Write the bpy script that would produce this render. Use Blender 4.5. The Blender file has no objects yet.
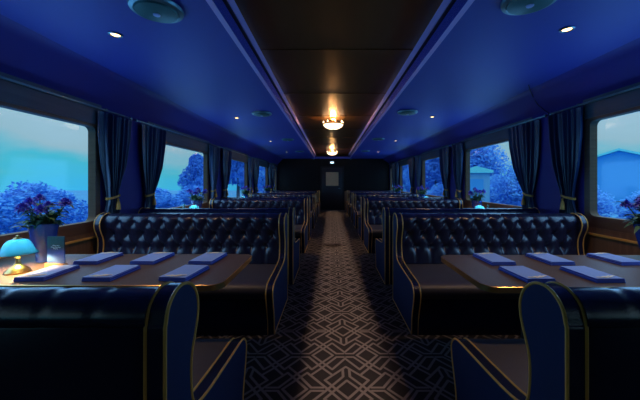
import bpy, bmesh, math, random
from mathutils import Vector, Matrix, noise
PI = math.pi
R = random.Random(7)
scene = bpy.context.scene
COL = scene.collection

# ------------------------------------------------------------------ dimensions
XL, XR = -2.47, 2.68            # side walls (inner face)
ZC = 2.34                       # blue ceiling
YB, YE = -1.9, 14.2             # rear and end wall
P = 2.93                        # booth pitch
TZ = 0.69                       # table top

# ------------------------------------------------------------------ materials
def mat(name, color, rough=.5, metal=0., spec=.5, bump=None, var=None, coat=0., sheen=0., emit=None, trans=0.):
    m = bpy.data.materials.new(name); m.use_nodes = True
    nt = m.node_tree; b = nt.nodes['Principled BSDF']
    b.inputs['Base Color'].default_value = (*color, 1)
    b.inputs['Roughness'].default_value = rough
    b.inputs['Metallic'].default_value = metal
    b.inputs['Specular IOR Level'].default_value = spec
    b.inputs['Coat Weight'].default_value = coat
    b.inputs['Coat Roughness'].default_value = .12
    b.inputs['Sheen Weight'].default_value = sheen
    b.inputs['Transmission Weight'].default_value = trans
    if emit:
        b.inputs['Emission Color'].default_value = (*emit[0], 1)
        b.inputs['Emission Strength'].default_value = emit[1]
    if bump or var:
        tc = nt.nodes.new('ShaderNodeTexCoord')
        n = nt.nodes.new('ShaderNodeTexNoise')
        sc = (bump or var)[0]
        if isinstance(sc, tuple):
            mp = nt.nodes.new('ShaderNodeMapping'); mp.inputs['Scale'].default_value = sc
            nt.links.new(tc.outputs['Object'], mp.inputs[0]); nt.links.new(mp.outputs[0], n.inputs[0])
            n.inputs['Scale'].default_value = 1
        else:
            nt.links.new(tc.outputs['Object'], n.inputs[0]); n.inputs['Scale'].default_value = sc
        n.inputs['Detail'].default_value = 4
        if bump:
            bp = nt.nodes.new('ShaderNodeBump'); bp.inputs['Strength'].default_value = bump[1]
            bp.inputs['Distance'].default_value = .01
            nt.links.new(n.outputs['Fac'], bp.inputs['Height']); nt.links.new(bp.outputs[0], b.inputs['Normal'])
        if var:
            rp = nt.nodes.new('ShaderNodeValToRGB')
            rp.color_ramp.elements[0].position = .3; rp.color_ramp.elements[1].position = .7
            rp.color_ramp.elements[0].color = (*color, 1); rp.color_ramp.elements[1].color = (*var[1], 1)
            nt.links.new(n.outputs['Fac'], rp.inputs[0]); nt.links.new(rp.outputs[0], b.inputs['Base Color'])
    return m

M = {}
M['leather'] = mat('navy_black_leather', (.012, .014, .036), .25, spec=.6, bump=(220, .08))
M['seat'] = mat('warm_lit_seat_leather', (.060, .052, .060), .45, bump=(260, .1))  # same leather as the backs, with the warm light put into its colour
M['velvet'] = mat('blue_panel_cloth', (.006, .022, .075), .7, spec=.2, bump=(600, .1))
M['piping'] = mat('gold_piping', (.80, .40, .08), .42, metal=.1)
M['black'] = mat('black_base', (.008, .007, .010), .6)
M['ceil'] = mat('blue_ceiling_paint', (.034, .052, .39), .55, bump=(90, .05))
M['wall'] = mat('blue_wall_paint', (.034, .028, .24), .6, bump=(120, .05))
M['wood'] = mat('walnut_panelling', (.12, .062, .034), .42, var=((3, 3, 30), (.18, .095, .052)))
M['woodv'] = mat('walnut_boards', (.17, .085, .042), .42, var=((30, 30, 2), (.25, .13, .065)))
M['header'] = mat('window_header_board', (.05, .085, .10), .45, var=((20, 2, 30), (.07, .115, .13)))
M['panel'] = mat('varnished_ceiling_board', (.19, .095, .030), .34, metal=.7, var=((3, .6, 3), (.24, .125, .042)))
M['cornice'] = mat('cornice_paint', (.55, .44, .85), .45)
M['groove'] = mat('cornice_groove', (.012, .012, .03), .6)
M['brass'] = mat('brass', (.75, .47, .16), .28, metal=1.)
M['steel'] = mat('brushed_rail', (.16, .30, .32), .3, metal=1.)
M['table'] = mat('dark_table_laminate', (.082, .054, .035), .50, spec=.18, var=(160, (.145, .098, .066)))
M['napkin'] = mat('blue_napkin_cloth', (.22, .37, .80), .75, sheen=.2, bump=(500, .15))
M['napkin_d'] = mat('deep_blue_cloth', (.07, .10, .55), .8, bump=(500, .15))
M['stitch'] = mat('pale_gold_print', (1., .90, .66), .5)
M['curtain'] = mat('navy_curtain', (.005, .022, .070), .30, spec=.9, bump=(300, .1))
M['pot'] = mat('blue_glaze', (.02, .06, .28), .25, coat=.5)
M['soil'] = mat('soil', (.02, .014, .01), .9)
M['leaf'] = mat('leaf', (.035, .11, .06), .45, var=(40, (.08, .20, .09)))
M['petal'] = mat('purple_petal', (.075, .05, .46), .6, var=(90, (.15, .10, .70)))
M['stem'] = mat('stem', (.04, .10, .04), .6)
M['vent'] = mat('vent_metal', (.03, .15, .14), .4, metal=.3)
M['ventrim'] = mat('vent_ring', (.16, .30, .32), .35, metal=.7)
M['hub'] = mat('vent_hub', (.45, .55, .85), .4, metal=.3)
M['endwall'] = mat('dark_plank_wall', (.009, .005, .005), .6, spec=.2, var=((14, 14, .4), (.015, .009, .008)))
M['door'] = mat('dark_door', (.016, .014, .022), .5)
M['doorglass'] = mat('frosted_pane', (.72, .40, .20), .35, var=((30, 3, 30), (.80, .47, .25)))
M['beam'] = mat('blue_beam', (.05, .07, .45), .5)
M['cable'] = mat('cable', (.005, .006, .02), .6)
M['foliage'] = mat('bush_leaf', (.06, .27, .85), .8, var=(1.3, (.15, .50, 1.)))  # outdoor colours from here to the shed have the blue haze put in
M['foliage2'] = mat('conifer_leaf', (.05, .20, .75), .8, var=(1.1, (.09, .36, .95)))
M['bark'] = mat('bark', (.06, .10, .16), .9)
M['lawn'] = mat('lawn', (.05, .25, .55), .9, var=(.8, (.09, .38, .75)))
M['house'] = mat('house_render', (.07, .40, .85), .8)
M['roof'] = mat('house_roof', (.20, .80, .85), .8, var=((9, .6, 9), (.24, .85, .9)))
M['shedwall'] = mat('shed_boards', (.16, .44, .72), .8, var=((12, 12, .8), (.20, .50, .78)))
M['dim'] = mat('dark_opening', (.04, .14, .36), .6)
M['cardwood'] = mat('card_block_wood', (.42, .22, .09), .45, var=((4, 60, 60), (.50, .28, .12)))
M['white'] = mat('white_print', (.75, .78, .82), .6)

def emis(name, color, strength):
    m = bpy.data.materials.new(name); m.use_nodes = True
    nt = m.node_tree; nt.nodes.remove(nt.nodes['Principled BSDF'])
    e = nt.nodes.new('ShaderNodeEmission'); e.inputs[0].default_value = (*color, 1); e.inputs[1].default_value = strength
    nt.links.new(e.outputs[0], nt.nodes['Material Output'].inputs[0]); return m
M['warm'] = emis('warm_bulb', (1., .62, .28), 6)
M['exit'] = emis('white_lamp', (.6, .8, 1.), 2.5)
M['bowl'] = mat('lit_crystal', (.8, .75, .65), .15, emit=((1., .72, .42), 3.5))
M['bulb'] = emis('lamp_bulb', (1., .55, .25), 850)

def shade_mat():
    m = bpy.data.materials.new('teal_glass_shade'); m.use_nodes = True
    nt = m.node_tree; N = nt.nodes; b = N['Principled BSDF']
    b.inputs['Base Color'].default_value = (.02, .28, .30, 1); b.inputs['Roughness'].default_value = .2
    t = N.new('ShaderNodeBsdfTranslucent'); t.inputs[0].default_value = (.12, .50, 1., 1)
    mx = N.new('ShaderNodeMixShader'); mx.inputs[0].default_value = .30
    nt.links.new(b.outputs[0], mx.inputs[1]); nt.links.new(t.outputs[0], mx.inputs[2])
    nt.links.new(mx.outputs[0], N['Material Output'].inputs[0]); return m
M['shade'] = shade_mat()

def pane_mat():
    m = bpy.data.materials.new('tinted_window_glass'); m.use_nodes = True
    nt = m.node_tree; N = nt.nodes; N.remove(N['Principled BSDF'])
    t = N.new('ShaderNodeBsdfTransparent'); t.inputs[0].default_value = (.66, .90, 1., 1)
    g = N.new('ShaderNodeBsdfGlossy'); g.inputs['Roughness'].default_value = .06
    f = N.new('ShaderNodeFresnel'); f.inputs[0].default_value = 1.45
    mx = N.new('ShaderNodeMixShader')
    ge = N.new('ShaderNodeNewGeometry'); inv = N.new('ShaderNodeMath'); inv.operation = 'SUBTRACT'; inv.inputs[0].default_value = 1
    nt.links.new(ge.outputs['Backfacing'], inv.inputs[1]); mu = N.new('ShaderNodeMath'); mu.operation = 'MULTIPLY'
    nt.links.new(inv.outputs[0], mu.inputs[0]); nt.links.new(f.outputs[0], mu.inputs[1])
    nt.links.new(mu.outputs[0], mx.inputs[0]); nt.links.new(t.outputs[0], mx.inputs[1]); nt.links.new(g.outputs[0], mx.inputs[2])
    nt.links.new(mx.outputs[0], N['Material Output'].inputs[0]); return m
M['pane'] = pane_mat()

def carpet_mat():
    m = bpy.data.materials.new('woven_geometric_carpet'); m.use_nodes = True
    nt = m.node_tree; N = nt.nodes; L = nt.links; b = N['Principled BSDF']
    b.inputs['Roughness'].default_value = .95; b.inputs['Specular IOR Level'].default_value = .1
    PX, PY = .64, .735
    def math_(op, a, bb=None, cl=False):
        n = N.new('ShaderNodeMath'); n.operation = op; n.use_clamp = cl
        for i, v in enumerate((a, bb)):
            if v is None: continue
            if isinstance(v, (int, float)): n.inputs[i].default_value = v
            else: L.new(v, n.inputs[i])
        return n.outputs[0]
    def vmath(op, a, bb=None, scale=None):
        n = N.new('ShaderNodeVectorMath'); n.operation = op
        for i, v in enumerate((a, bb)):
            if v is None: continue
            if isinstance(v, tuple): n.inputs[i].default_value = v
            else: L.new(v, n.inputs[i])
        if scale is not None: L.new(scale, n.inputs['Scale'])
        return n
    geo = N.new('ShaderNodeNewGeometry'); sep = N.new('ShaderNodeSeparateXYZ'); L.new(geo.outputs['Position'], sep.inputs[0])
    def fold(o, off, per):
        v = math_('DIVIDE', math_('SUBTRACT', o, off), per)
        v = math_('FRACT', math_('ADD', v, 100.5))
        return math_('MULTIPLY', math_('ABSOLUTE', math_('SUBTRACT', v, .5)), per)
    cx = N.new('ShaderNodeCombineXYZ')
    L.new(fold(sep.outputs[0], .0998, PX), cx.inputs[0]); L.new(fold(sep.outputs[1], 1.875, PY), cx.inputs[1])
    p = cx.outputs[0]
    segs = [((0, .112), (.108, 0)), ((0, .31), (.215, .116)), ((.215, .116), (.108, 0)), ((.034, .275), (.034, .166)), ((.034, .166), (.186, 0))]
    for s in (-1, 1):
        for a, c in (((.115, 0), (0, -.12)), ((.25, -.055), (.107, -.23)), ((.107, -.23), (0, -.12)), ((.235, -.03), (.154, -.03)), ((.154, -.03), (0, -.205))):
            segs.append(((.25 + s * a[0], .5 + a[1]), (.25 + s * c[0], .5 + c[1])))
    for a, c in (((-.115, 0), (0, .12)), ((-.315, 0), (-.1, .22)), ((-.1, .22), (0, .12)), ((-.27, .02), (-.155, .02)), ((-.155, .02), (0, .205))):
        segs.append(((.5 + a[0], a[1]), (.5 + c[0], c[1])))
    segs += [((.25 + s * a[0], .5 + a[1]), (.25 + s * c[0], .5 + c[1])) for s in (-1, 1) for a, c in (((0, -.205), (.105, -.31)),)]
    segs += [((.5, .205), (.395, .31))]
    dmin = None
    for a, c in segs:
        A = Vector((a[0] * PX, a[1] * PY, 0)); B = Vector((c[0] * PX, c[1] * PY, 0)); D = B - A; l2 = D.length_squared
        pa = vmath('SUBTRACT', p, tuple(A))
        t = vmath('DOT_PRODUCT', pa.outputs[0], tuple(D / l2)).outputs['Value']
        t = math_('ADD', t, 0., True)
        sc = vmath('SCALE', tuple(D), None, t)
        df = vmath('SUBTRACT', pa.outputs[0], sc.outputs[0])
        ln = vmath('LENGTH', df.outputs[0]).outputs['Value']
        dmin = ln if dmin is None else math_('MINIMUM', dmin, ln)
    mr = N.new('ShaderNodeMapRange'); L.new(dmin, mr.inputs[0])
    mr.inputs[1].default_value = .0065; mr.inputs[2].default_value = .0105; mr.inputs[3].default_value = 1; mr.inputs[4].default_value = 0
    nz = N.new('ShaderNodeTexNoise'); nz.inputs['Scale'].default_value = 350; L.new(geo.outputs['Position'], nz.inputs[0])
    mx = N.new('ShaderNodeMix'); mx.data_type = 'RGBA'
    L.new(mr.outputs[0], mx.inputs[0])
    mx.inputs[6].default_value = (.030, .026, .030, 1); mx.inputs[7].default_value = (.20, .17, .175, 1)
    m2 = N.new('ShaderNodeMix'); m2.data_type = 'RGBA'; m2.blend_type = 'MULTIPLY'; m2.inputs[0].default_value = .5
    L.new(mx.outputs[2], m2.inputs[6]); L.new(nz.outputs['Fac'], m2.inputs[7])
    L.new(m2.outputs[2], b.inputs['Base Color'])
    bp = N.new('ShaderNodeBump'); bp.inputs['Strength'].default_value = .3; bp.inputs['Distance'].default_value = .004
    L.new(nz.outputs['Fac'], bp.inputs['Height']); L.new(bp.outputs[0], b.inputs['Normal'])
    return m
M['carpet'] = carpet_mat()

# ------------------------------------------------------------------ mesh helpers
def link(name, me, parent=None, loc=None):
    o = bpy.data.objects.new(name, me); COL.objects.link(o)
    if parent: o.parent = parent
    if loc: o.location = loc
    return o

def obj(name, bm, mats, parent=None, smooth=40, loc=None):
    bmesh.ops.recalc_face_normals(bm, faces=bm.faces)
    me = bpy.data.meshes.new(name); bm.to_mesh(me); bm.free()
    for m in (mats if isinstance(mats, (list, tuple)) else [mats]): me.materials.append(m)
    if smooth:
        me.polygons.foreach_set('use_smooth', [True] * len(me.polygons))
        me.set_sharp_from_angle(angle=math.radians(smooth))
    me.update()
    return link(name, me, parent, loc)

def tag(o, label=None, cat=None, group=None, kind=None):
    if label: o['label'] = label
    if cat: o['category'] = cat
    if group: o['group'] = group
    if kind: o['kind'] = kind
    return o

def empty(name, loc=(0, 0, 0), rz=0, **k):
    o = bpy.data.objects.new(name, None); COL.objects.link(o); o.location = loc; o.rotation_euler = (0, 0, rz)
    o.empty_display_size = .1
    return tag(o, **k)

def dup(root, loc, rz=0, **k):
    def cp(o, par):
        c = o.copy(); COL.objects.link(c)
        if par: c.parent = par
        for ch in kids.get(o.name, []): cp(ch, c)
        return c
    kids = {}
    for o in list(COL.objects):
        if o.parent: kids.setdefault(o.parent.name, []).append(o)
    r = cp(root, None); r.location = loc; r.rotation_euler = (0, 0, rz)
    return tag(r, **k)

def box(bm, a, b, mi=0, bevel=0):
    a, b = Vector(a), Vector(b); c = (a + b) / 2; s = b - a
    r = bmesh.ops.create_cube(bm, size=1, matrix=Matrix.Translation(c) @ Matrix.Diagonal((abs(s.x), abs(s.y), abs(s.z), 1)))
    fs = {f for v in r['verts'] for f in v.link_faces}
    for f in fs: f.material_index = mi
    if bevel:
        es = {e for v in r['verts'] for e in v.link_edges}
        bmesh.ops.bevel(bm, geom=list(es), offset=bevel, segments=2, affect='EDGES', profile=.5)
    return bm

def nb(): return bmesh.new()

def lathe(bm, prof, n=32, c=(0, 0, 0), mi=0, cap=True):
    rings = []
    for r, z in prof:
        if r < 1e-5: rings.append([bm.verts.new((c[0], c[1], c[2] + z))])
        else: rings.append([bm.verts.new((c[0] + r * math.cos(2 * PI * i / n), c[1] + r * math.sin(2 * PI * i / n), c[2] + z)) for i in range(n)])
    for a, b in zip(rings, rings[1:]):
        for i in range(n):
            j = (i + 1) % n
            if len(a) == 1 and len(b) == 1: continue
            if len(a) == 1: f = bm.faces.new((a[0], b[i], b[j]))
            elif len(b) == 1: f = bm.faces.new((a[i], a[j], b[0]))
            else: f = bm.faces.new((a[i], a[j], b[j], b[i]))
            f.material_index = mi
    if cap:
        for rg in (rings[0], rings[-1]):
            if len(rg) > 1:
                f = bm.faces.new(rg); f.material_index = mi
    return bm

def tube(bm, pts, r, n=8, closed=False, mi=0):
    pts = [Vector(p) for p in pts]; rings = []
    N = len(pts)
    for i, p in enumerate(pts):
        if closed: t = pts[(i + 1) % N] - pts[i - 1]
        else: t = pts[min(i + 1, N - 1)] - pts[max(i - 1, 0)]
        t.normalize()
        up = Vector((1, 0, 0)) if abs(t.x) < .8 else Vector((0, 0, 1))
        a = t.cross(up).normalized(); b = t.cross(a).normalized()
        rr = r[i] if isinstance(r, (list, tuple)) else r
        rings.append([bm.verts.new(p + rr * (math.cos(2 * PI * k / n) * a + math.sin(2 * PI * k / n) * b)) for k in range(n)])
    for i in range(N if closed else N - 1):
        A, B = rings[i], rings[(i + 1) % N]
        for k in range(n):
            f = bm.faces.new((A[k], A[(k + 1) % n], B[(k + 1) % n], B[k])); f.material_index = mi
    if not closed:
        bm.faces.new(rings[0]).material_index = mi; bm.faces.new(rings[-1]).material_index = mi
    return bm

def catmull(pts, n=6, closed=False):
    pts = [Vector(p) for p in pts]; out = []; N = len(pts)
    for i in range(N if closed else N - 1):
        g = (lambda k: pts[k % N]) if closed else (lambda k: pts[max(0, min(N - 1, k))])
        p0, p1, p2, p3 = g(i - 1), g(i), g(i + 1), g(i + 2)
        for k in range(n):
            t = k / n
            out.append(.5 * ((2 * p1) + (p2 - p0) * t + (2 * p0 - 5 * p1 + 4 * p2 - p3) * t * t + (3 * p1 - p0 - 3 * p2 + p3) * t ** 3))
    if not closed: out.append(pts[-1])
    return out

def prism(bm, poly, x0, x1, mi_side=0, mi_edge=0, axis='x'):
    f3 = {'x': lambda a, b, t: (t, a, b), 'z': lambda a, b, t: (a, b, t), 'y': lambda a, b, t: (a, t, b)}[axis]
    A = [bm.verts.new(f3(a, b, x0)) for a, b in poly]; B = [bm.verts.new(f3(a, b, x1)) for a, b in poly]
    bm.faces.new(A).material_index = mi_side; bm.faces.new(B).material_index = mi_side
    for i in range(len(poly)):
        j = (i + 1) % len(poly)
        bm.faces.new((A[i], A[j], B[j], B[i])).material_index = mi_edge
    return bm

def rrect(x0, y0, x1, y1, r, n=6, corners=(1, 1, 1, 1)):
    out = []
    for (cx, cy, a0), on in zip(((x1 - r, y1 - r, 0), (x0 + r, y1 - r, 90), (x0 + r, y0 + r, 180), (x1 - r, y0 + r, 270)), corners):
        if on:
            for k in range(n + 1):
                a = math.radians(a0 + 90 * k / n); out.append((cx + r * math.cos(a), cy + r * math.sin(a)))
        else:
            out.append((cx + r * (1 if a0 in (0, 270) else -1), cy + r * (1 if a0 in (0, 90) else -1)))
    return out

# ------------------------------------------------------------------ the carriage shell
tag(obj('floor', box(nb(), (XL - .1, YB - .1, -.1), (XR + .1, YE + .1, 0)), M['carpet'], smooth=0), kind='structure')

SIDES = {'left': dict(x=XL, s=-1, wb=.849, wt=1.828, rail=2.025, wains=.685, w0=1.29, w1=3.24),
         'right': dict(x=XR, s=1, wb=.907, wt=1.885, rail=2.07, wains=.725, w0=1.24, w1=3.20)}
CUT = {'left': -2.14, 'right': 2.32}
# ceiling: flat blue fields, coved shoulders, central raised board channel
LIP_L, LIP_R, Z1, Z2 = -.71, .82, 2.44, 2.535
bm = nb()
for s, lip, key in ((-1, LIP_L, 'left'), (1, LIP_R, 'right')):
    d = SIDES[key]; w = d['x']
    prof = [(lip, ZC), (CUT[key], ZC), (CUT[key], ZC + .1), (lip, ZC + .1)]
    cove = [(CUT[key], ZC), (CUT[key] + s * .035, ZC - .005), (CUT[key] + s * .07, ZC - .02), (CUT[key] + s * .10, ZC - .045), (CUT[key] + s * .125, ZC - .08), (w - s * .03, d['rail'] + .06), (w, d['rail'] + .01), (w + s * .1, d['rail'] + .01), (w + s * .1, ZC + .1), (CUT[key], ZC + .1)]
    tag(obj('cove_' + key, prism(nb(), cove, YB - .05, YE + .05, axis='y'), M['wall'], smooth=50), kind='structure')
    prism(bm, prof, YB - .05, YE + .05, axis='y')
tag(obj('ceiling', bm, M['ceil'], smooth=50), kind='structure')
bm = nb(); box(bm, (LIP_L - .05, YB, Z2), (LIP_R + .05, YE, Z2 + .08))
tag(obj('ceiling_panel', bm, M['panel'], smooth=0), kind='structure')
n = 0
for s, lip in ((-1, LIP_L), (1, LIP_R)):
    for nm, a, b, z0, z1, mm in (('lower', 0, .05, ZC, Z1, 'cornice'), ('gap', .022, .05, Z1, Z1 + .014, 'groove'), ('upper', .028, .06, Z1 + .014, Z2, 'cornice')):
        n += 1
        x0, x1 = lip - s * a, lip + s * .04
        tag(obj('trim_%d' % n, box(nb(), (min(x0, x1), YB, z0), (max(x0, x1), YE, z1)), M[mm], smooth=0), kind='structure')
# seams (narrow raised battens) of the central boards
for k in range(-1, 10):
    n += 1
    y = 3.0 + k * 1.465
    tag(obj('trim_%d' % n, box(nb(), (LIP_L + .03, y - .012, Z2 - .006), (LIP_R - .03, y + .012, Z2 + .01)), M['panel'], smooth=0), kind='structure')

def ring_frame(bm, outer, inner, x0, x1):
    """window frame between an outer rectangle and a rounded inner opening, in the YZ plane"""
    (oy0, oz0, oy1, oz1) = outer; pts = rrect(*inner, .055, 6)
    def proj(p):
        cy, cz = (inner[0] + inner[2]) / 2, (inner[1] + inner[3]) / 2
        y = min(max(p[0], oy0), oy1); z = p[1]
        if p[0] >= inner[2] - .055 + 1e-6 and p[1] >= inner[3] - .055: return None
        return None
    n = len(pts); O = []
    q = n // 4
    cor = [(oy1, oz1), (oy0, oz1), (oy0, oz0), (oy1, oz0)]
    for i, p in enumerate(pts): O.append(cor[i // q])
    fr = {}
    for x in (x0, x1):
        fr[x] = ([bm.verts.new((x, *p)) for p in pts], [bm.verts.new((x, *c)) for c in cor])
    for x in (x0, x1):
        I, C = fr[x]
        for i in range(n):
            j = (i + 1) % n
            a, b = C[i // q], C[j // q]
            if a is b: bm.faces.new((I[i], I[j], a))
            else: bm.faces.new((I[i], I[j], b, a))
    I0, C0 = fr[x0]; I1, C1 = fr[x1]
    for i in range(n):
        j = (i + 1) % n; bm.faces.new((I0[i], I0[j], I1[j], I1[i]))
    for i in range(4):
        j = (i + 1) % 4; bm.faces.new((C0[i], C0[j], C1[j], C1[i]))
    return bm

wn = 0
tn = n
WIN = {}
for side, d in SIDES.items():
    x, s = d['x'], d['s']
    xo = x + s * .10
    wins = [(d['w0'] + k * P, d['w1'] + k * P) for k in range(-1, 5)]
    wins[-1] = (wins[-1][0], 13.95)
    WIN[side] = wins
    bm = nb()
    def wbox(y0, y1, z0, z1): box(bm, (min(x, xo), y0, z0), (max(x, xo), y1, z1))
    edges = [YB - .05] + [v for a, b in wins for v in (a - .07, b + .07)] + [YE + .05]
    for a, b in zip(edges[::2], edges[1::2]):
        if b > a: wbox(a, b, 0, d['rail'] + .06)
    for a, b in wins:
        wbox(a - .07, b + .07, 0, d['wb'] - .12)
    tag(obj('wall_' + side, bm, M['wall'], smooth=0), kind='structure')
    tn += 1
    bm = nb()
    xi = x - s * .012
    box(bm, (min(x, xi), YB, .10), (max(x, xi), YE, d['wb'] - .115))
    tag(obj('trim_%d' % tn, bm, M['woodv'], smooth=0), kind='structure')
    tag(obj('baseboard_' + side, box(nb(), (min(x, x - s * .02), YB, 0), (max(x, x - s * .02), YE, .10)), M['black'], smooth=0), kind='structure')
    tn += 1
    bm = nb(); box(bm, (min(x - s * .012, x - s * .03), YB, d['wains'] - .012), (max(x - s * .012, x - s * .03), YE, d['wains'] + .012), bevel=.005)
    tag(obj('trim_%d' % tn, bm, M['piping']), kind='structure')
    for k, (a, b) in enumerate(wins):
        wn += 1
        w = empty('window_%d' % wn, (x, (a + b) / 2, d['wb'])); tag(w, kind='structure')
        ym = (a + b) / 2
        bm = ring_frame(nb(), (a - .07 - ym, -.12, b + .07 - ym, d['wt'] - d['wb'] + .03), (a - ym, 0, b - ym, d['wt'] - d['wb']), -s * .008, s * .07)
        obj('window_frame', bm, M['wood'], w, smooth=30)
        h0, h1 = -s * .022, s * .07
        bm = box(nb(), (min(h0, h1), a - .07 - ym, d['wt'] - d['wb'] + .03), (max(h0, h1), b + .07 - ym, d['rail'] - d['wb'] + .06))
        obj('window_header', bm, M['header'], w, smooth=0)
        obj('pane', box(nb(), (min(s * .05, s * .056), a - .02 - ym, -.02), (max(s * .05, s * .056), b + .02 - ym, d['wt'] - d['wb'] + .02)), M['pane'], w, smooth=0)

# end wall, rear wall
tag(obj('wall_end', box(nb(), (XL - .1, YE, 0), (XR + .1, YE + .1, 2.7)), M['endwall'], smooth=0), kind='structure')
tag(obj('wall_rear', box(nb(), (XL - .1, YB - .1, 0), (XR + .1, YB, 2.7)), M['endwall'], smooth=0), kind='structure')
for x0, x1 in ((XL, -.52), (.62, XR)):
    tn += 1
    tag(obj('trim_%d' % tn, box(nb(), (x0, YE - .03, 0), (x1, YE, .86)), M['woodv'], smooth=0), kind='structure')
DX0, DX1, DZ = -.40, .51, 1.90
dr = empty('door_1', (.055, YE, 0)); tag(dr, kind='structure')
bm = nb(); box(bm, (DX0 - .055, -.04, 0), (DX1 - .055, -.005, DZ), bevel=.004)
obj('door_leaf', bm, M['door'], dr, smooth=30)
bm = nb()
for a, b in (((DX0 - .135, -.05, 0), (DX0 - .055, 0, DZ + .08)), ((DX1 - .055, -.05, 0), (DX1 + .025, 0, DZ + .08)), ((DX0 - .055, -.05, DZ), (DX1 - .055, 0, DZ + .08))): box(bm, a, b)
obj('door_frame', bm, M['black'], dr, smooth=0)
obj('door_pane', box(nb(), (-.285, -.05, 1.10), (.285, -.035, 1.72)), M['doorglass'], dr, smooth=0)
bm = nb()
for a, b in (((-.315, -.055, 1.07), (.315, -.04, 1.10)), ((-.315, -.055, 1.72), (.315, -.04, 1.75)), ((-.315, -.055, 1.10), (-.285, -.04, 1.72)), ((.285, -.055, 1.10), (.315, -.04, 1.72))): box(bm, a, b)
obj('glazing_bead', bm, M['door'], dr, smooth=0)
bm = nb(); tube(bm, [(.37, -.04, .98), (.37, -.09, .98), (.27, -.09, .98)], .011)
obj('door_handle', bm, M['steel'], dr)
bm = nb(); box(bm, (LIP_L - .14, YE - .5, ZC - .03), (LIP_R + .14, YE - .40, ZC + .055), bevel=.006)
tn += 1
tag(obj('trim_%d' % tn, bm, M['beam'], smooth=30), kind='structure')
for i, (x, lab) in enumerate(((LIP_L - .06, 'small dark round bracket knob at left end of the blue ceiling beam'), (LIP_R + .06, 'small dark round bracket knob at right end of the blue ceiling beam'))):
    bm = nb(); lathe(bm, [(.03, 0), (.034, -.02), (.026, -.05), (0, -.06)], 16)
    tag(obj('bracket_knob', bm, M['vent'], loc=(x, YE - .45, ZC - .026)), lab, 'knob', 'bracket knobs on the ceiling beam')
t = empty('exit_light', (.05, YE, 2.16), label='small square white lamp glowing above the dark end door', cat='light')
obj('housing', box(nb(), (-.10, -.06, -.05), (.10, 0, .05), bevel=.01), M['steel'], t)
obj('diffuser', box(nb(), (-.075, -.068, -.035), (.075, -.058, .035)), M['exit'], t)

# curtain rails
def rail(side, k):
    d = SIDES[side]; a, b = WIN[side][k]
    y0, y1 = a - .35, min(b + .51, 14.1)
    pos = ['', 'first', 'second', 'third', 'fourth', 'fifth'][k]
    t = empty('curtain_rail', (d['x'] - d['s'] * .045, (y0 + y1) / 2, d['rail']), label='thin grey metal curtain rail above the %s %s-hand window' % (pos, side), cat='curtain rail', group='curtain rails along the carriage')
    L = (y1 - y0) / 2
    bm = nb(); box(bm, (-.010, -L, -.009), (.010, L, .009), bevel=.003); box(bm, (-.013, -L, .001), (.013, L, .005))
    obj('track', bm, M['steel'], t)
    for e in (-1, 1):
        bm = nb(); lathe(bm, [(0, -.02), (.014, -.015), (.018, 0), (.014, .015), (0, .02)], 12)
        obj('end_cap', bm, M['steel'], t, loc=(0, e * (L + .005), 0))
    for y in (-L * .72, L * .72):
        bm = nb(); x1 = d['s'] * .045
        box(bm, (min(0, x1), y - .012, -.006), (max(0, x1), y + .012, .022))
        obj('bracket', bm, M['steel'], t)
for side in SIDES:
    for k in range(1, 6): rail(side, k)

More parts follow.
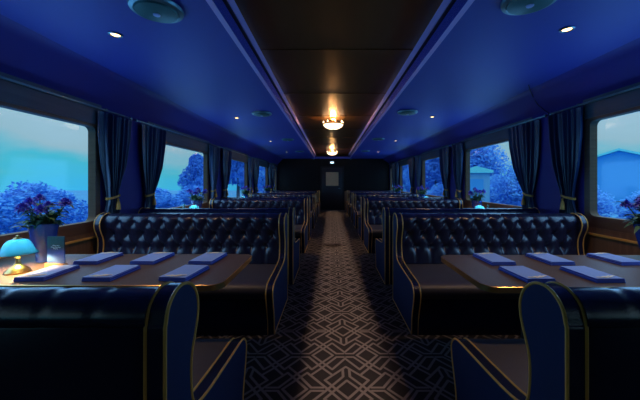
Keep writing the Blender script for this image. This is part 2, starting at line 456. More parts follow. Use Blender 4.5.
# ------------------------------------------------------------------ bench
BW = 1.90; IN = BW / 2 - .055
ARM = [(0, 0), (0, .45), (0, .80), (.004, .85), (.020, .894), (.055, .922), (.10, .931), (.15, .919), (.192, .885), (.214, .835), (.210, .785), (.19, .735), (.168, .685), (.160, .63), (.163, .57), (.174, .52), (.205, .485), (.30, .462), (.48, .446), (.66, .434), (.76, .424), (.805, .402), (.832, .36), (.822, .29), (.79, .20), (.768, .12), (.76, 0)]
def arm_outline():
    pts = [(0, a, b) for a, b in ARM]
    body = catmull(pts[1:], 4)
    return [(0., 0.)] + [(p.y, max(p.z, 0)) for p in body]
OUT = arm_outline()
def make_bench():
    t = empty('booth_bench')
    # plinth
    bm = nb(); box(bm, (-IN, .04, 0), (IN, .775, .325), bevel=.006)
    obj('base', bm, M['leather'], t)
    # seat cushion with rolled nose
    pr = [(.10, .33), (.10, .415), (.30, .428), (.55, .434), (.70, .432), (.77, .422), (.812, .395), (.822, .355), (.805, .318), (.775, .30), (.60, .30)]
    sm = catmull([(0, a, b) for a, b in pr], 4)
    bm = nb(); prism(bm, [(p.y, p.z) for p in sm], -IN + .003, IN - .003)
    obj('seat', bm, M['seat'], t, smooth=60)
    # tufted backrest
    path = [(.175, .42), (.155, .52), (.142, .62), (.142, .70), (.150, .77), (.162, .82), (.166, .855), (.154, .885), (.12, .912), (.07, .926), (.03, .914), (.008, .89), (-.002, .865), (.004, .842), (.03, .834)]
    cp = catmull([(0, a, b) for a, b in path], 8)
    L = [0]
    for a, b in zip(cp, cp[1:]): L.append(L[-1] + (b - a).length)
    def at(v):
        i = 0
        while i < len(L) - 2 and L[i + 1] < v: i += 1
        f = (v - L[i]) / max(1e-9, L[i + 1] - L[i]); return cp[i].lerp(cp[i + 1], f)
    tot = L[-1]; nv = 84; nu = 168
    vrow = next(l for l, p in zip(L, cp) if p.z > .838)      # first button row (top)
    Q, PT = .124, .149
    A = .026
    bm = nb(); grid = []
    for j in range(nv + 1):
        v = tot * j / nv; p = at(v); q = at(min(v + .006, tot)); q0 = at(max(v - .006, 0))
        tg = (q - q0).normalized(); nrm = Vector((0, tg.z, -tg.y))
        if nrm.length < .5: nrm = Vector((0, 1, 0))
        row = []
        for i in range(nu + 1):
            x = -IN + 2 * IN * i / nu
            yy = (vrow - v) / Q                     # 0 at top row, grows downwards
            yc = min(max(yy, 0), 2.0); xx = x / PT
            e = min(1, max(0, (IN - abs(x)) / .07))
            a = abs(math.sin(PI * (xx - yc / 2))); b = abs(math.sin(PI * (xx + yc / 2)))
            fade = 1.
            if yy < 0: fade = max(.22, 1 + yy * .55)
            if yy > 2: fade = max(.45, 1 - (yy - 2) * .45)
            fold = math.exp(-(a / .30) ** 2) + math.exp(-(b / .30) ** 2)
            hh = -.007 * min(fold, 1.3) * fade
            for r in (0, 1, 2):
                off = .5 * (r % 2)
                dx = (xx - off - round(xx - off)) * PT; dy = (yy - r) * Q; rr = dx * dx + dy * dy
                hh -= .024 * math.exp(-rr / .042 ** 2) + .006 * math.exp(-rr / .012 ** 2)
            hh = hh * (.15 + .85 * e) + .012 * min(1, max(.2, 1 + yy * .9))
            if j in (0, nv): hh = -.004
            row.append(bm.verts.new(p + nrm * hh + Vector((x, 0, 0))))
        grid.append(row)
    for j in range(nv):
        for i in range(nu): bm.faces.new((grid[j][i], grid[j][i + 1], grid[j + 1][i + 1], grid[j + 1][i]))
    o = obj('backrest', bm, M['leather'], t, smooth=0)
    me = o.data; me.polygons.foreach_set('use_smooth', [True] * len(me.polygons))
    # rear board
    bm = nb(); box(bm, (-IN, .012, 0), (IN, .10, .84), bevel=.01)
    obj('back_panel', bm, M['leather'], t)
    for s in (-1, 1):
        xa, xb = s * IN, s * BW / 2
        bm = nb(); A0 = [bm.verts.new((xa, a, b)) for a, b in OUT]; B0 = [bm.verts.new((xb, a, b)) for a, b in OUT]
        bm.faces.new(A0).material_index = 0; bm.faces.new(B0).material_index = 1
        for i in range(len(OUT)):
            j = (i + 1) % len(OUT); bm.faces.new((A0[i], A0[j], B0[j], B0[i])).material_index = 0
        arm = obj('side_panel', bm, [M['leather'], M['velvet']], t, smooth=50)
        for xx in (xa, xb):
            bm = nb(); tube(bm, [(xx, a, max(b, .006)) for a, b in OUT], 0.0052, 6, closed=True)
            obj('piping', bm, M['piping'], arm)
    return t

CXL, CXR = -.466 - BW / 2, .6625 + BW / 2
ORD = ['nearest', 'second', 'third', 'fourth', 'fifth']
first = None
for side, cx in (('left', CXL), ('right', CXR)):
    for k in range(5):
        for typ in 'AB':
            if k == 4 and typ == 'B': continue
            loc = (cx, .87 + k * P, 0) if typ == 'A' else (cx, 3.31 + k * P, 0)
            rz = 0 if typ == 'A' else PI
            if typ == 'A':
                lab = '%s %s-hand bench turned away, %s' % (ORD[k], side, 'its plain dark back filling the bottom corner' if k == 0 else 'dark leather back towards us and gold piping')
            else:
                lab = '%s %s-hand tufted black leather bench facing us, gold piping' % (ORD[k], side)
            kw = dict(label=lab, cat='bench', group='booth benches along the aisle')
            if first is None:
                first = make_bench(); first.location = loc; first.rotation_euler = (0, 0, rz); tag(first, **kw)
            else: dup(first, loc, rz, **kw)

# ------------------------------------------------------------------ tables
def make_table(side, k):
    s = -1 if side == 'left' else 1
    x0 = -.60 if s < 0 else .825; x1 = XL + .03 if s < 0 else XR - .035
    cx = (x0 + x1) / 2; hw = abs(x1 - x0) / 2
    pos = ['nearest', 'second', 'third', 'fourth'][k]
    t = empty('dining_table', (cx, (2.055 if s < 0 else 2.025) + k * P, 0), label='%s %s-hand dark brown booth table with rounded corners and brass edge' % (pos, side), cat='table', group='booth tables')
    cor = (1, 0, 0, 1) if s < 0 else (0, 1, 1, 0)
    po = rrect(-hw, -.37, hw, .37, .085, 8, cor); pi = rrect(-hw + .004, -.366, hw - .004, .366, .082, 8, cor)
    bm = nb(); prism(bm, pi, TZ - .026, TZ, axis='z'); obj('table_top', bm, M['table'], t, smooth=30)
    bm = nb(); n = len(po)
    R0 = [[bm.verts.new((*p, z)) for p in q] for q, z in ((pi, TZ + .001), (po, TZ - .001), (po, TZ - .031), (pi, TZ - .033))]
    for a, b in zip(R0, R0[1:] + R0[:1]):
        for i in range(n): bm.faces.new((a[i], a[(i + 1) % n], b[(i + 1) % n], b[i]))
    obj('edge_band', bm, M['brass'], t, smooth=30)
    for dx in (-.45, .45):
        bm = nb(); lathe(bm, [(.20, 0), (.20, .012), (.06, .03), (.038, .05), (.038, TZ - .06), (.12, TZ - .03), (.12, TZ - .027)], 24)
        obj('pedestal', bm, M['black'], t, loc=(dx, 0, 0))
    return t
for side in SIDES:
    for k in range(4): make_table(side, k)

# ------------------------------------------------------------------ napkins
def make_napkin():
    t = empty('napkin')
    bm = nb(); W, D = .165, .272
    for i in range(4):
        z = .0005 + i * .0056; ox = (-1) ** i * .0015; e = .0025 * i
        n = 10
        rows = []
        for j in range(n + 1):
            y = -D / 2 + e * .4 + (D - e) * j / n; row = []
            for x in (-W / 2 + e * .5, -W / 6, W / 6, W / 2 - e * .3):
                lift = .0012 * math.sin(j * 1.1 + x * 30 + i)
                row.append((x + ox, y, z + abs(lift) * (i / 3)))
            rows.append(row)
        lo = [[bm.verts.new(c) for c in r] for r in rows]; hi = [[bm.verts.new((c[0], c[1], c[2] + .0048)) for c in r] for r in rows]
        for j in range(n):
            for a in range(3):
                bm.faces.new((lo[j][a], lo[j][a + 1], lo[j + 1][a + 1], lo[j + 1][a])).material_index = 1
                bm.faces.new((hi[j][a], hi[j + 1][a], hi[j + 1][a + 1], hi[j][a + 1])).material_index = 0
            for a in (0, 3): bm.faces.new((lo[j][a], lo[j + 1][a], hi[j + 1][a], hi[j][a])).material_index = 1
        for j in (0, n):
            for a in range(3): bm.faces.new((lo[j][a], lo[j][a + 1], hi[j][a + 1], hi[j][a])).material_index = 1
    obj('cloth', bm, [M['napkin'], M['napkin_d']], t, smooth=30)
    bm = nb(); z = .0262
    w1 = catmull([(-.060, -.122, z), (-.035, -.128, z), (-.015, -.120, z), (.0, -.127, z), (.02, -.122, z), (.045, -.108, z), (.062, -.105, z)], 5)
    tube(bm, w1, [.0035 + .0045 * math.sin(PI * i / (len(w1) - 1)) for i in range(len(w1))], 6)
    tube(bm, catmull([(-.01, -.123, z), (.008, -.113, z), (.03, -.1, z)], 4), .0035, 6)
    tube(bm, catmull([(-.03, -.126, z), (-.018, -.137, z), (.0, -.134, z)], 4), .0032, 6)
    for v in bm.verts: v.co.z = z + (v.co.z - z) * .45; v.co.y += .014
    obj('printed_emblem', bm, M['stitch'], t)
    return t
LN = [(-1.715, 1.885, .05), (-1.325, 1.885, -.02), (-.885, 1.885, -.10)]
LF = [(-1.675, 2.245, 0), (-1.285, 2.245, -.03), (-.885, 2.245, -.06)]
RN = [(1.165, 1.86, .06), (1.555, 1.86, .03)]
RF = [(1.165, 2.225, .03), (1.565, 2.225, .02), (2.03, 2.225, .06)]
np_ = None
names = {('L', 'n'): ['near row, next to the table lamp', 'near row, middle one of three', 'near row, at the aisle end'], ('L', 'f'): ['far row, beside the card stand', 'far row, middle one of three', 'far row, at the aisle end'],
         ('R', 'n'): ['near row, at the aisle end', 'near row, second from the aisle'], ('R', 'f'): ['far row, at the aisle end', 'far row, second from the aisle', 'far row, closest to the window']}
for key, lst in ((('L', 'n'), LN), (('L', 'f'), LF), (('R', 'n'), RN), (('R', 'f'), RF)):
    for (x, y, rz), w in zip(lst, names[key]):
        lab = 'folded blue napkin on the %s table, %s' % ('left' if key[0] == 'L' else 'right', w)
        kw = dict(label=lab, cat='napkin', group='folded blue napkins')
        r = rz + (PI if key[1] == 'f' else 0)
        if np_ is None:
            np_ = make_napkin(); np_.location = (x, y, TZ + .001); np_.rotation_euler = (0, 0, r); tag(np_, **kw)
        else: dup(np_, (x, y, TZ + .001), r, **kw)

# ------------------------------------------------------------------ table lamp, plant, card stand
def make_lamp():
    t = empty('table_lamp')
    bm = nb(); lathe(bm, [(.062, 0), (.064, .008), (.055, .018), (.050, .026), (.038, .036), (.022, .046), (.014, .06), (.011, .085), (.016, .092), (.011, .10), (.010, .135), (.017, .14), (.017, .155), (0, .158)], 28)
    obj('base', bm, M['brass'], t)
    bm = nb()
    pr = [(.098, .118), (.093, .122), (.080, .140), (.071, .162), (.061, .184), (.045, .200), (.020, .208), (.016, .206), (.041, .196), (.056, .181), (.066, .160), (.075, .138), (.089, .119)]
    lathe(bm, pr + [pr[0]], 32, cap=False)
    bmesh.ops.remove_doubles(bm, verts=bm.verts, dist=1e-5)
    sh = obj('lamp_shade', bm, M['shade'], t)
    bm = nb(); lathe(bm, [(.022, .204), (.02, .214), (.008, .218), (.010, .228), (0, .234)], 16); obj('finial', bm, M['brass'], t)
    bm = nb(); lathe(bm, [(0, .148), (.02, .152), (.031, .168), (.027, .184), (.012, .194), (0, .196)], 16); obj('bulb', bm, M['bulb'], t)
    return t
def leaf(bm, base, d, L, w, droop, mi=0):
    d = d.normalized(); side = d.cross(Vector((0, 0, 1)))
    side = side.normalized() if side.length > .01 else Vector((1, 0, 0))
    up = side.cross(d).normalized(); prev = None
    for k in range(6):
        f = k / 5; ww = w * math.sin(PI * min(1, .12 + f * .88)) + .0008
        c = base + d * (L * f) + up * (.12 * L * math.sin(PI * f)) - Vector((0, 0, droop * L * f * f))
        r = [bm.verts.new(c - side * ww + up * ww * .35), bm.verts.new(c), bm.verts.new(c + side * ww + up * ww * .35)]
        if prev:
            for a in range(2): bm.faces.new((prev[a], prev[a + 1], r[a + 1], r[a])).material_index = mi
        prev = r
def make_plant(seed, big=1.):
    rr = random.Random(seed)
    t = empty('potted_flowers')
    bm = nb(); lathe(bm, [(.036, 0), (.042, .004), (.045, .055), (.056, .11), (.073, .175), (.080, .235), (.084, .245), (.085, .270), (.078, .272), (.075, .245), (.071, .225), (0, .222)], 36)
    pot = obj('pot', bm, M['pot'], t)
    bm = nb(); lathe(bm, [(0, .214), (.070, .214), (.05, .226), (0, .230)], 24, cap=False); obj('soil', bm, M['soil'], pot)
    bm = nb(); bs = nb(); heads = []
    hp = [(-.14, .02, .405), (-.02, -.03, .435), (.135, .01, .385), (.06, .08, .40), (-.07, .09, .385), (.05, -.10, .37), (-.09, -.08, .36)]
    for x, y, z in hp:
        x += .02; z += rr.uniform(.0, .03); h = Vector((x, y, z)); heads.append(h)
        st = catmull([(x * .15, y * .15, .215), (x * .5, y * .5, .30), tuple(h)], 5); tube(bs, st, .0038, 5)
        for _ in range(7):
            p = st[rr.randrange(3, len(st) - 1)]; a = rr.uniform(0, 2 * PI)
            leaf(bm, p, Vector((math.cos(a), math.sin(a), rr.uniform(.0, .6))), rr.uniform(.07, .12), rr.uniform(.012, .022), rr.uniform(.1, .5))
    for _ in range(60):
        a = rr.uniform(0, 2 * PI); r0 = rr.uniform(.01, .07)
        leaf(bm, Vector((r0 * math.cos(a), r0 * math.sin(a), rr.uniform(.22, .29))), Vector((math.cos(a), math.sin(a), rr.uniform(.3, 1.6))), rr.uniform(.09, .15), rr.uniform(.014, .026), rr.uniform(.15, .6))
    obj('foliage', bm, M['leaf'], t, smooth=80); obj('stems', bs, M['stem'], t)
    for h in heads:
        bm = nb(); R0 = rr.uniform(.030, .040)
        for i in range(46):
            z = 1 - 1.6 * (i + .5) / 46; a = i * 2.399; q = math.sqrt(max(0, 1 - z * z)); d = Vector((q * math.cos(a), q * math.sin(a), z))
            leaf(bm, d * R0 * .35, d, R0 * rr.uniform(.75, 1.1), R0 * .26, .15)
        obj('flower', bm, M['petal'], t, smooth=80, loc=tuple(h))
    return t
lamp = make_lamp(); plantA = make_plant(3); plantB = make_plant(11)
LG, PG = 'small table lamps along the windows', 'pots of purple flowers along the windows'
LIGHTS = []
def put(o, loc, rz, first=[], **k):
    if o.name not in first:
        first.append(o.name); o.location = loc; o.rotation_euler = (0, 0, rz); return tag(o, **k)
    return dup(o, loc, rz, **k)
LP = [(-1.95, 1.93, 'on the nearest left-hand table by the window', 0), (-2.12, 4.80, 'on the second left-hand table', 1), (-2.19, 7.73, 'on the third left-hand table', 1), (2.27, 4.74, 'on the second right-hand table', 1), (2.36, 7.68, 'on the third right-hand table', 1)]
for x, y, w, f in LP:
    put(lamp, (x, y, TZ + .001), y, label='small brass table lamp with teal glass shade ' + w, cat='lamp', group=LG); LIGHTS.append((x, y))
PP = [(-2.03, 2.19, 'beside the lamp on the nearest left-hand table', 'A'), (-2.20, 5.09, 'on the second left-hand table', 'B'), (-2.19, 7.92, 'on the third left-hand table', 'A'), (-2.2, 10.72, 'on the fourth left-hand table', 'B'),
      (2.26, 2.20, 'cut off by the right picture edge', 'B'), (2.40, 5.10, 'on the second right-hand table', 'A'), (2.33, 7.92, 'on the third right-hand table', 'B'), (2.33, 10.75, 'on the fourth right-hand table', 'A')]
for i, (x, y, w, v) in enumerate(PP):
    put(plantA if v == 'A' else plantB, (x, y, TZ + .001), i * .9 if i else 0, label='blue pot of purple flowers ' + w, cat='potted plant', group=PG)

t = empty('card_stand', (-1.80, 2.03, TZ + .001), -.10, label='upright blue menu card in a wooden block beside the flower pot', cat='card stand')
obj('wooden_block', box(nb(), (-.066, -.018, 0), (.066, .018, .032), bevel=.002), M['cardwood'], t)
cd = obj('menu_card', box(nb(), (-.062, -.003, .020), (.062, .003, .205)), mat('card_sea_print', (.01, .02, .06), .35, var=((2, 2, 30), (.02, .07, .34))), t, smooth=0)
nt = cd.data.materials[0].node_tree     # dark upper half, bright sea below: printed picture with its own shape
N = nt.nodes; tc = N['Texture Coordinate']; sp = N.new('ShaderNodeSeparateXYZ'); nt.links.new(tc.outputs['Object'], sp.inputs[0])
rp = N.new('ShaderNodeValToRGB'); mr = N.new('ShaderNodeMapRange'); mr.inputs[1].default_value = .02; mr.inputs[2].default_value = .205
nt.links.new(sp.outputs[2], mr.inputs[0]); nt.links.new(mr.outputs[0], rp.inputs[0])
e = rp.color_ramp.elements; e[0].position = 0; e[0].color = (.02, .08, .40, 1); e[1].position = 1; e[1].color = (.006, .022, .03, 1)
for p_, c_ in ((.22, (.08, .24, .62, 1)), (.42, (.02, .10, .50, 1)), (.55, (.012, .03, .13, 1)), (.62, (.006, .02, .035, 1))):
    q = e.new(p_); q.color = c_
nt.links.new(rp.outputs[0], N['Principled BSDF'].inputs['Base Color'])
bm = nb()
for zz, xs in ((.146, ((-.022, .006), (.010, .026))), (.135, ((-.034, -.008), (-.004, .014), (.018, .036))), (.125, ((-.016, .002), (.006, .014)))):
    for a, b in xs: tube(bm, catmull([(a, -.0036, zz), ((a * 2 + b) / 3, -.0036, zz + .0025), ((a + b * 2) / 3, -.0036, zz - .001), (b, -.0036, zz + .001)], 4), .0016, 5)
for v in bm.verts: v.co.y = -.0036 + (v.co.y + .0036) * .3
obj('lettering', bm, M['white'], cd)

# slim bottle-shaped glass on the far tables
glassm = mat('pale_green_glass', (.35, .6, .5), .1, trans=.7)
car = None
for x, y, w in ((-2.32, 4.90, 'second left-hand'), (2.43, 4.80, 'second right-hand')):
    kw = dict(label='slim pale glass carafe on the %s table beside the lamp' % w, cat='carafe', group='glass carafes')
    if car is None:
        bm = nb(); lathe(bm, [(0, 0), (.034, .002), (.038, .02), (.036, .09), (.018, .14), (.013, .19), (.017, .215), (.014, .215), (.010, .19), (.014, .14), (.032, .09), (.034, .02), (0, .010)], 20)
        car = obj('carafe', bm, glassm, loc=(x, y, TZ + .001)); tag(car, **kw)
    else: dup(car, (x, y, TZ + .001), 0, **kw)

# ------------------------------------------------------------------ curtains
def make_curtain(side, top, tie, tw, ztop, x, lean, label):
    s = SIDES[side]['s']; yc = (top[0] + top[1]) / 2
    t = empty('curtain', (x, yc, .80), label=label, cat='curtain', group='navy curtains tied beside the windows')
    Z = [ztop, ztop - .05, 1.75, 1.45, 1.24, 1.10, 1.03, .92, .80]
    w = (top[1] - top[0]) / 2
    HW = [w, w * .98, w * .93, w * .74, w * .46, tw, tw * 1.04, tw * 1.45, tw * 1.6]
    CC = [yc, yc, yc + (tie - yc) * .12, yc + (tie - yc) * .38, yc + (tie - yc) * .75, tie, tie, tie, tie]
    def samp(A, f):
        f *= len(A) - 1; i = min(int(f), len(A) - 2); q = f - i; q = q * q * (3 - 2 * q) if i > 0 else q
        return A[i] + (A[i + 1] - A[i]) * q
    nu, nv = 96, 60; bm = nb(); g = []
    ph = R.uniform(0, 6)
    for j in range(nv + 1):
        f = j / nv; z = samp(Z, f); hw = samp(HW, f); c = samp(CC, f); row = []
        for i in range(nu + 1):
            u = i / nu * 2 - 1
            a = 5.2 * PI * u + ph + .9 * math.sin(2.2 * u + 1.7 * f)
            amp = .024 + .010 * math.sin(3 * u + ph)
            if f < .05: amp *= .7
            sk = .8 if abs(z - 1.10) < .1 else (.62 if z < 1 else 1)
            fold = amp * sk * (math.sin(a) + .35 * math.sin(2.3 * a + 1 + 2 * f))
            y = c + u * hw + .010 * math.sin(a * 1.0 + 1.3) * (hw / w)
            row.append(bm.verts.new((-s * (fold + .002), y - yc, z - .80)))
        g.append(row)
    for j in range(nv):
        for i in range(nu): bm.faces.new((g[j][i], g[j][i + 1], g[j + 1][i + 1], g[j + 1][i]))
    cl = obj('cloth', bm, M['curtain'], t, smooth=0)
    cl.data.polygons.foreach_set('use_smooth', [True] * len(cl.data.polygons))
    sm = cl.modifiers.new('thickness', 'SOLIDIFY'); sm.thickness = .003; sm.offset = 0
    # tieback: flattened oval band
    bm = nb(); pts = []
    for k in range(28):
        a = 2 * PI * k / 28; pts.append((.036 * math.cos(a), tie - yc + (tw + .012) * math.sin(a), .285 + .018 * math.sin(a)))
    tube(bm, pts, .0075, 6, closed=True); tube(bm, [(p[0], p[1], p[2] + .013) for p in pts], .006, 6, closed=True)
    tb = obj('tieback', bm, M['piping'], t)
    bm = nb(); lathe(bm, [(0, .0), (.010, -.004), (.012, -.02), (.007, -.03), (.014, -.036), (.022, -.075), (.026, -.125), (0, -.125)], 14)
    obj('tassel', bm, M['piping'], tb, loc=(-s * .046, tie - yc + lean, .275))
for side in SIDES:
    d = SIDES[side]; x = d['x'] - d['s'] * .058
    for k in range(5):
        o = k * P
        nm = ['first', 'second', 'third', 'fourth'][min(k, 3)]
        if k < 5 and 3.2 + o < 13.9 and k < 4:
            make_curtain(side, (3.22 + o, 3.74 + o), 3.43 + o, .085, d['rail'] - .022, x, 0.02, 'gathered navy curtain at the far end of the %s %s-hand window' % (nm, side))
        if k < 4:
            nm2 = ['second', 'third', 'fourth', 'fifth'][k]
            make_curtain(side, (3.93 + o, 4.56 + o), 4.13 + o, .085, d['rail'] - .022, x, 0.02, 'gathered navy curtain at the near end of the %s %s-hand window' % (nm2, side))
# thin cable on the right wall shoulder
bm = nb(); tube(bm, catmull([(2.20, 3.45, 2.335), (2.31, 3.60, 2.331), (2.42, 3.72, 2.29), (2.51, 3.765, 2.20), (2.59, 3.765, 2.13), (2.655, 3.765, 2.05), (2.674, 3.765, 1.7)], 6), .0045, 6)
tag(obj('cable', bm, M['cable']), 'thin dark cable running down the blue wall between right-hand curtains', 'cable')

# ------------------------------------------------------------------ ceiling fittings
def make_vent():
    t = empty('ceiling_vent')
    bm = nb(); lathe(bm, [(.150, 0), (.156, -.008), (.150, -.022), (.128, -.028), (.118, -.020), (.118, 0)], 40); obj('outer_ring', bm, M['ventrim'], t)
    bm = nb(); lathe(bm, [(.116, -.012), (.124, -.026), (.118, -.036), (.06, -.044), (0, -.046)], 40); obj('disc', bm, M['vent'], t)
    bm = nb(); lathe(bm, [(.022, -.044), (.02, -.050), (0, -.053)], 20); obj('hub', bm, M['hub'], t)
    return t
v0 = None
for side, x in (('left', -1.085), ('right', 1.175)):
    for k in range(4):
        loc = (x, (1.93 if side == 'left' else 1.83) + k * P, ZC - .001)
        kw = dict(label='%s round teal-grey ceiling vent on the %s half of the ceiling' % (ORD[k], side), cat='vent', group='round ceiling vents')
        if v0 is None: v0 = make_vent(); v0.location = loc; tag(v0, **kw)
        else: dup(v0, loc, 0, **kw)
def make_spot():
    t = empty('downlight')
    bm = nb(); lathe(bm, [(.046, 0), (.047, -.005), (.036, -.009), (.030, -.003), (.030, 0)], 28); obj('bezel', bm, M['steel'], t)
    bm = nb(); lathe(bm, [(.030, -.002), (.024, -.006), (0, -.008)], 24); obj('lens', bm, M['warm'], t)
    return t
s0 = None; SP = []
for side, x, y0 in (('left', -1.585, 2.28), ('right', 1.675, 2.20)):
    for k in range(4):
        loc = (x, y0 + k * P, ZC - .001); SP.append(loc)
        kw = dict(label='%s warm glowing recessed downlight in the %s half of the ceiling' % (ORD[k], side), cat='downlight', group='recessed downlights')
        if s0 is None: s0 = make_spot(); s0.location = loc; tag(s0, **kw)
        else: dup(s0, loc, 0, **kw)
def make_chandelier():
    t = empty('ceiling_lamp')
    bm = nb(); lathe(bm, [(.075, 0), (.078, -.012), (.05, -.03), (.02, -.04), (.016, -.09), (.03, -.10), (.03, -.115), (0, -.12)], 28); obj('ceiling_rose', bm, M['brass'], t)
    bm = nb(); lathe(bm, [(.198, -.098), (.208, -.104), (.208, -.124), (.198, -.130), (.188, -.124), (.188, -.104), (.198, -.098)], 44, cap=False); obj('rim', bm, M['brass'], t)
    bm = nb(); lathe(bm, [(.186, -.118), (.196, -.140), (.165, -.172), (.115, -.202), (.07, -.214), (0, -.216)], 24); obj('glass_bowl', bm, M['bowl'], t, smooth=5)
    bm = nb(); lathe(bm, [(.012, -.214), (.015, -.222), (.007, -.232), (0, -.236)], 14); obj('finial', bm, M['brass'], t)
    for k in range(8):
        a = 2 * PI * k / 8 + .2; c, s = math.cos(a), math.sin(a)
        bm = nb(); tube(bm, catmull([(.02 * c, .02 * s, -.09), (.09 * c, .09 * s, -.08), (.16 * c, .16 * s, -.10), (.195 * c, .195 * s, -.104)], 4), .005, 6); obj('arm', bm, M['brass'], t)
        bm = nb(); lathe(bm, [(.010, -.102), (.014, -.092), (.011, -.07), (.004, -.058), (0, -.056)], 10, c=(.198 * c, .198 * s, 0)); obj('crystal_drop', bm, M['bowl'], t)
    return t
ch = make_chandelier(); ch.location = (.045, 6.2, Z2 - .002); tag(ch, 'crystal bowl ceiling lamp glowing over the middle of the aisle', 'ceiling lamp', 'bowl lamps under the dark ceiling boards')
dup(ch, (.045, 6.2 + 2 * P, Z2 - .002), 0, label='farther crystal bowl ceiling lamp glowing just before the end door', cat='ceiling lamp', group='bowl lamps under the dark ceiling boards')

# ------------------------------------------------------------------ outside
GZ = -.55
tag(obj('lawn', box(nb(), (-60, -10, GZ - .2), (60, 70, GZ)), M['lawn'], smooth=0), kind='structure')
def crown_mesh(seed, n, size, mats, name, shape):
    rr = random.Random(seed); bm = nb()
    cl = []
    for i in range(26):
        if shape == 'cone': h = rr.random(); r = (1 - h) * .95; a = rr.uniform(0, 6.3); cl.append((Vector((r * math.cos(a) * .7, r * math.sin(a) * .7, h * 2 - .9)), .22 + .25 * (1 - h)))
        else:
            d = Vector((rr.gauss(0, 1), rr.gauss(0, 1), rr.gauss(0, 1))).normalized(); cl.append((d * rr.uniform(.3, .72), rr.uniform(.25, .42)))
    for _ in range(n):
        c, r = cl[rr.randrange(len(cl))]; d = Vector((rr.gauss(0, 1), rr.gauss(0, 1), rr.gauss(0, 1))).normalized()
        leaf2(bm, c + d * r * rr.uniform(.7, 1.05), rr, size)
    me = bpy.data.meshes.new(name); bm.to_mesh(me); bm.free(); me.materials.append(mats); return me
def leaf2(bm, p, rr, s):
    a = Vector((rr.gauss(0, 1), rr.gauss(0, 1), rr.gauss(0, 1))).normalized(); b = a.orthogonal().normalized(); s *= rr.uniform(.6, 1.3)
    bm.faces.new([bm.verts.new(p + a * s), bm.verts.new(p + b * s * .5), bm.verts.new(p - a * s), bm.verts.new(p - b * s * .5)])
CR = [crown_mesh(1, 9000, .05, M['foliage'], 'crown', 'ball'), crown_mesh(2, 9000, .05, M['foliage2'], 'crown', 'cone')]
def tree(x, y, top, r, kind, label, h=None):
    t = empty('tree', (x, y, GZ), label=label, cat='tree', group='trees and bushes outside the windows')
    H = top - GZ
    hh = H * .5 if kind else min(H * .48, r * 1.3)
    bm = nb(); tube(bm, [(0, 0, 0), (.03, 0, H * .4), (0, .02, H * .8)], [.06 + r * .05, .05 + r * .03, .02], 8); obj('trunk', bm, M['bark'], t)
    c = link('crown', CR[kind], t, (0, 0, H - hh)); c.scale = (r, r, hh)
def bush(x, y, top, r, label):
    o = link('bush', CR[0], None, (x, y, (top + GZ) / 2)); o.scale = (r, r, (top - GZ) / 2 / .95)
    tag(o, label, 'bush', 'trees and bushes outside the windows')
# left side
TL = [(-10.4, 24, 3.0, 1.9, 1, 'pointed tree seen at the far side of the second left-hand window'), (-9.3, 31, 4.6, 2.6, 1, 'tall dark blue tree filling the third left-hand window'), (-9.0, 41, 3.6, 2.4, 0, 'round tree seen through the fourth left-hand window')]
for a in TL: tree(*a)
BL = [(-8.9, 6.2, .85, 1.25, 'low bush behind the flower pot in the first left-hand window'), (-8.6, 8.9, 1.2, 1.3, 'bush at the far edge of the first left-hand window'), (-9.3, 3.6, .9, 1.3, 'low bush at the left picture edge outside the window'),
      (-9.9, 17.0, .95, 1.8, 'bush low in the second left-hand window beside its curtain'), (-9.2, 21.0, 1.0, 1.7, 'bush low in the middle of the second left-hand window'), (-10.2, 11.4, .95, 1.3, 'low bush partly hidden by the first left-hand curtain')]
for a in BL: bush(*a)
TR = [(9.6, 20.5, 4.6, 2.1, 0, 'broad tree behind the shed in the second right-hand window'), (8.6, 25.5, 4.0, 2.0, 1, 'pointed tree in the third right-hand window'), (9.6, 32, 4.2, 2.4, 0, 'round tree behind the third right-hand window'), (9.6, 42, 4.2, 2.6, 1, 'dark tree seen through the fourth right-hand window')]
for a in TR: tree(*a)
BR = [(9.0, 11.2, 1.2, 1.15, 'bush at the near edge of the first right-hand window by the curtain'), (11.5, 11.2, .9, 1.2, 'low bush in front of the gabled house outside'), (8.6, 14.2, 2.2, 1.3, 'tall bush beside the curtain of the second right-hand window'), (9.5, 17.4, 1.6, 1.4, 'bush right of the small shed outside'), (8.0, 22.5, 1.1, 1.4, 'low bush left of the small shed outside')]
for a in BR: bush(*a)
t = empty('house', (24.6, 26.5, GZ), -.72, label='gabled house with wide teal roof outside the first right-hand window', cat='house')
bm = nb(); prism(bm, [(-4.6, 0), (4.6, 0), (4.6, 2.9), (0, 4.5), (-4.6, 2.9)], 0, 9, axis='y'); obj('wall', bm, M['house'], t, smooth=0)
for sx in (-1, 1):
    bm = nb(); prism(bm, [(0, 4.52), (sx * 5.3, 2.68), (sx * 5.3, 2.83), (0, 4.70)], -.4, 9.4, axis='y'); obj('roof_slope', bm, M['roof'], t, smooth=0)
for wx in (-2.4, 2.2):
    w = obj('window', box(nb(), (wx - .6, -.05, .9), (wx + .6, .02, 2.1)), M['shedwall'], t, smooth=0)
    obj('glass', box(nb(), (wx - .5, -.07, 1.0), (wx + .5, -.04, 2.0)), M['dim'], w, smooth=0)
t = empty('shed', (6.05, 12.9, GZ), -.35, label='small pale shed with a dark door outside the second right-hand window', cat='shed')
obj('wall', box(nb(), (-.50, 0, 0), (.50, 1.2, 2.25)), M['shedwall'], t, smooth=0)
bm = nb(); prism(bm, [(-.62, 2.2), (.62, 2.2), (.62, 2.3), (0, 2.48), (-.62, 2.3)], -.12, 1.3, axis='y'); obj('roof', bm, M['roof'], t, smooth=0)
obj('door', box(nb(), (-.26, -.04, .05), (.26, 0, 1.95)), M['house'], t, smooth=0)

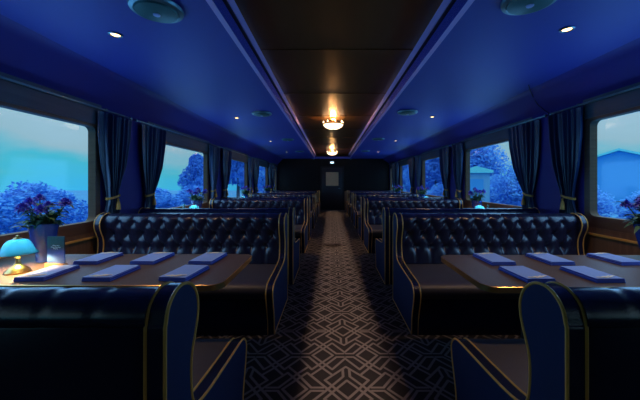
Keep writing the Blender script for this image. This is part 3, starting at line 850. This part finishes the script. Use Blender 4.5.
# ------------------------------------------------------------------ light
w = bpy.data.worlds.new('hazy_sky'); scene.world = w; w.use_nodes = True
nt = w.node_tree; N = nt.nodes; L = nt.links
bg = N['Background']; tc = N.new('ShaderNodeTexCoord'); sp = N.new('ShaderNodeSeparateXYZ'); L.new(tc.outputs['Generated'], sp.inputs[0])
nz = N.new('ShaderNodeTexNoise'); nz.inputs['Scale'].default_value = 3.2; nz.inputs['Detail'].default_value = 5
mp = N.new('ShaderNodeMapping'); mp.inputs['Scale'].default_value = (1, 1, 2.6); L.new(tc.outputs['Generated'], mp.inputs[0]); L.new(mp.outputs[0], nz.inputs[0])
ad = N.new('ShaderNodeMath'); ad.operation = 'MULTIPLY_ADD'; L.new(nz.outputs['Fac'], ad.inputs[0]); ad.inputs[1].default_value = .35; L.new(sp.outputs[2], ad.inputs[2])
rp = N.new('ShaderNodeValToRGB'); L.new(ad.outputs[0], rp.inputs[0]); L.new(rp.outputs[0], bg.inputs[0])
e = rp.color_ramp.elements; e[0].position = .12; e[0].color = (.07, .40, .62, 1); e[1].position = .95; e[1].color = (1., 1., 1., 1)
for p_, c_ in ((.22, (.10, .42, .46, 1)), (.29, (.46, .43, .43, 1)), (.55, (.62, .55, .58, 1))):
    q = e.new(p_); q.color = c_
bg.inputs[1].default_value = 1.45


def light(name, typ, loc, energy, color, **k):
    ld = bpy.data.lights.new(name, typ); ld.energy = energy; ld.color = color
    for a, b in k.items():
        if a != 'rot': setattr(ld, a, b)
    o = bpy.data.objects.new(name, ld); COL.objects.link(o); o.location = loc
    if 'rot' in k: o.rotation_euler = k['rot']
    return o
WARM = (1., .62, .28)
for side, d in SIDES.items():          # area lamps added just inside each window to boost its daylight
    for a, b in WIN[side][1:]:
        light('window_fill', 'AREA', (d['x'] - d['s'] * .012, (a + b) / 2, (d['wb'] + d['wt']) / 2), (6.8 if b < 12 else 2.5) * (b - a), (.17, .47, 1.), shape='RECTANGLE', size=b - a, size_y=d['wt'] - d['wb'], rot=(PI / 2, 0, d['s'] * PI / 2))
for y in (6.2, 6.2 + 2 * P):
    light('ceiling_lamp_light', 'POINT', (.045, y, Z2 - .09), 50, (1., .50, .17), shadow_soft_size=.05)
    light('ceiling_lamp_pool', 'SPOT', (.045, y, Z2 - .25), 45, WARM, spot_size=math.radians(50), spot_blend=.6, shadow_soft_size=.08)
for y0, y1, en in ((.2, 13.6, 13),):          # added lamp without a fitting, brightens a narrow band of the aisle floor
    light('aisle_fill', 'AREA', (.10, (y0 + y1) / 2, Z2 - .015), en, (1., .72, .50), shape='RECTANGLE', size=.52, size_y=y1 - y0, spread=math.radians(5))
for x, y, z in SP:
    light('downlight_beam', 'SPOT', (x, y, z - .02), 32, WARM, spot_size=math.radians(100), spot_blend=.7, shadow_soft_size=.02)

# ------------------------------------------------------------------ camera
cam = bpy.data.cameras.new('camera'); co = bpy.data.objects.new('camera', cam); COL.objects.link(co)
co.location = (0, 0, 1.25); co.rotation_euler = (PI / 2, 0, 0)
cam.sensor_width = 36; cam.lens = 36 * 310 / 640; cam.shift_x = -11 / 640; cam.shift_y = -17.5 / 640; cam.clip_start = .05
scene.camera = co
vs = scene.view_settings; vs.view_transform = 'Standard'; vs.look = 'None'; vs.gamma = 1; vs.use_curve_mapping = False; vs.exposure = 0
scene.cycles.use_denoising = True
scene.cycles.max_bounces = 8
scene.cycles.transparent_max_bounces = 8
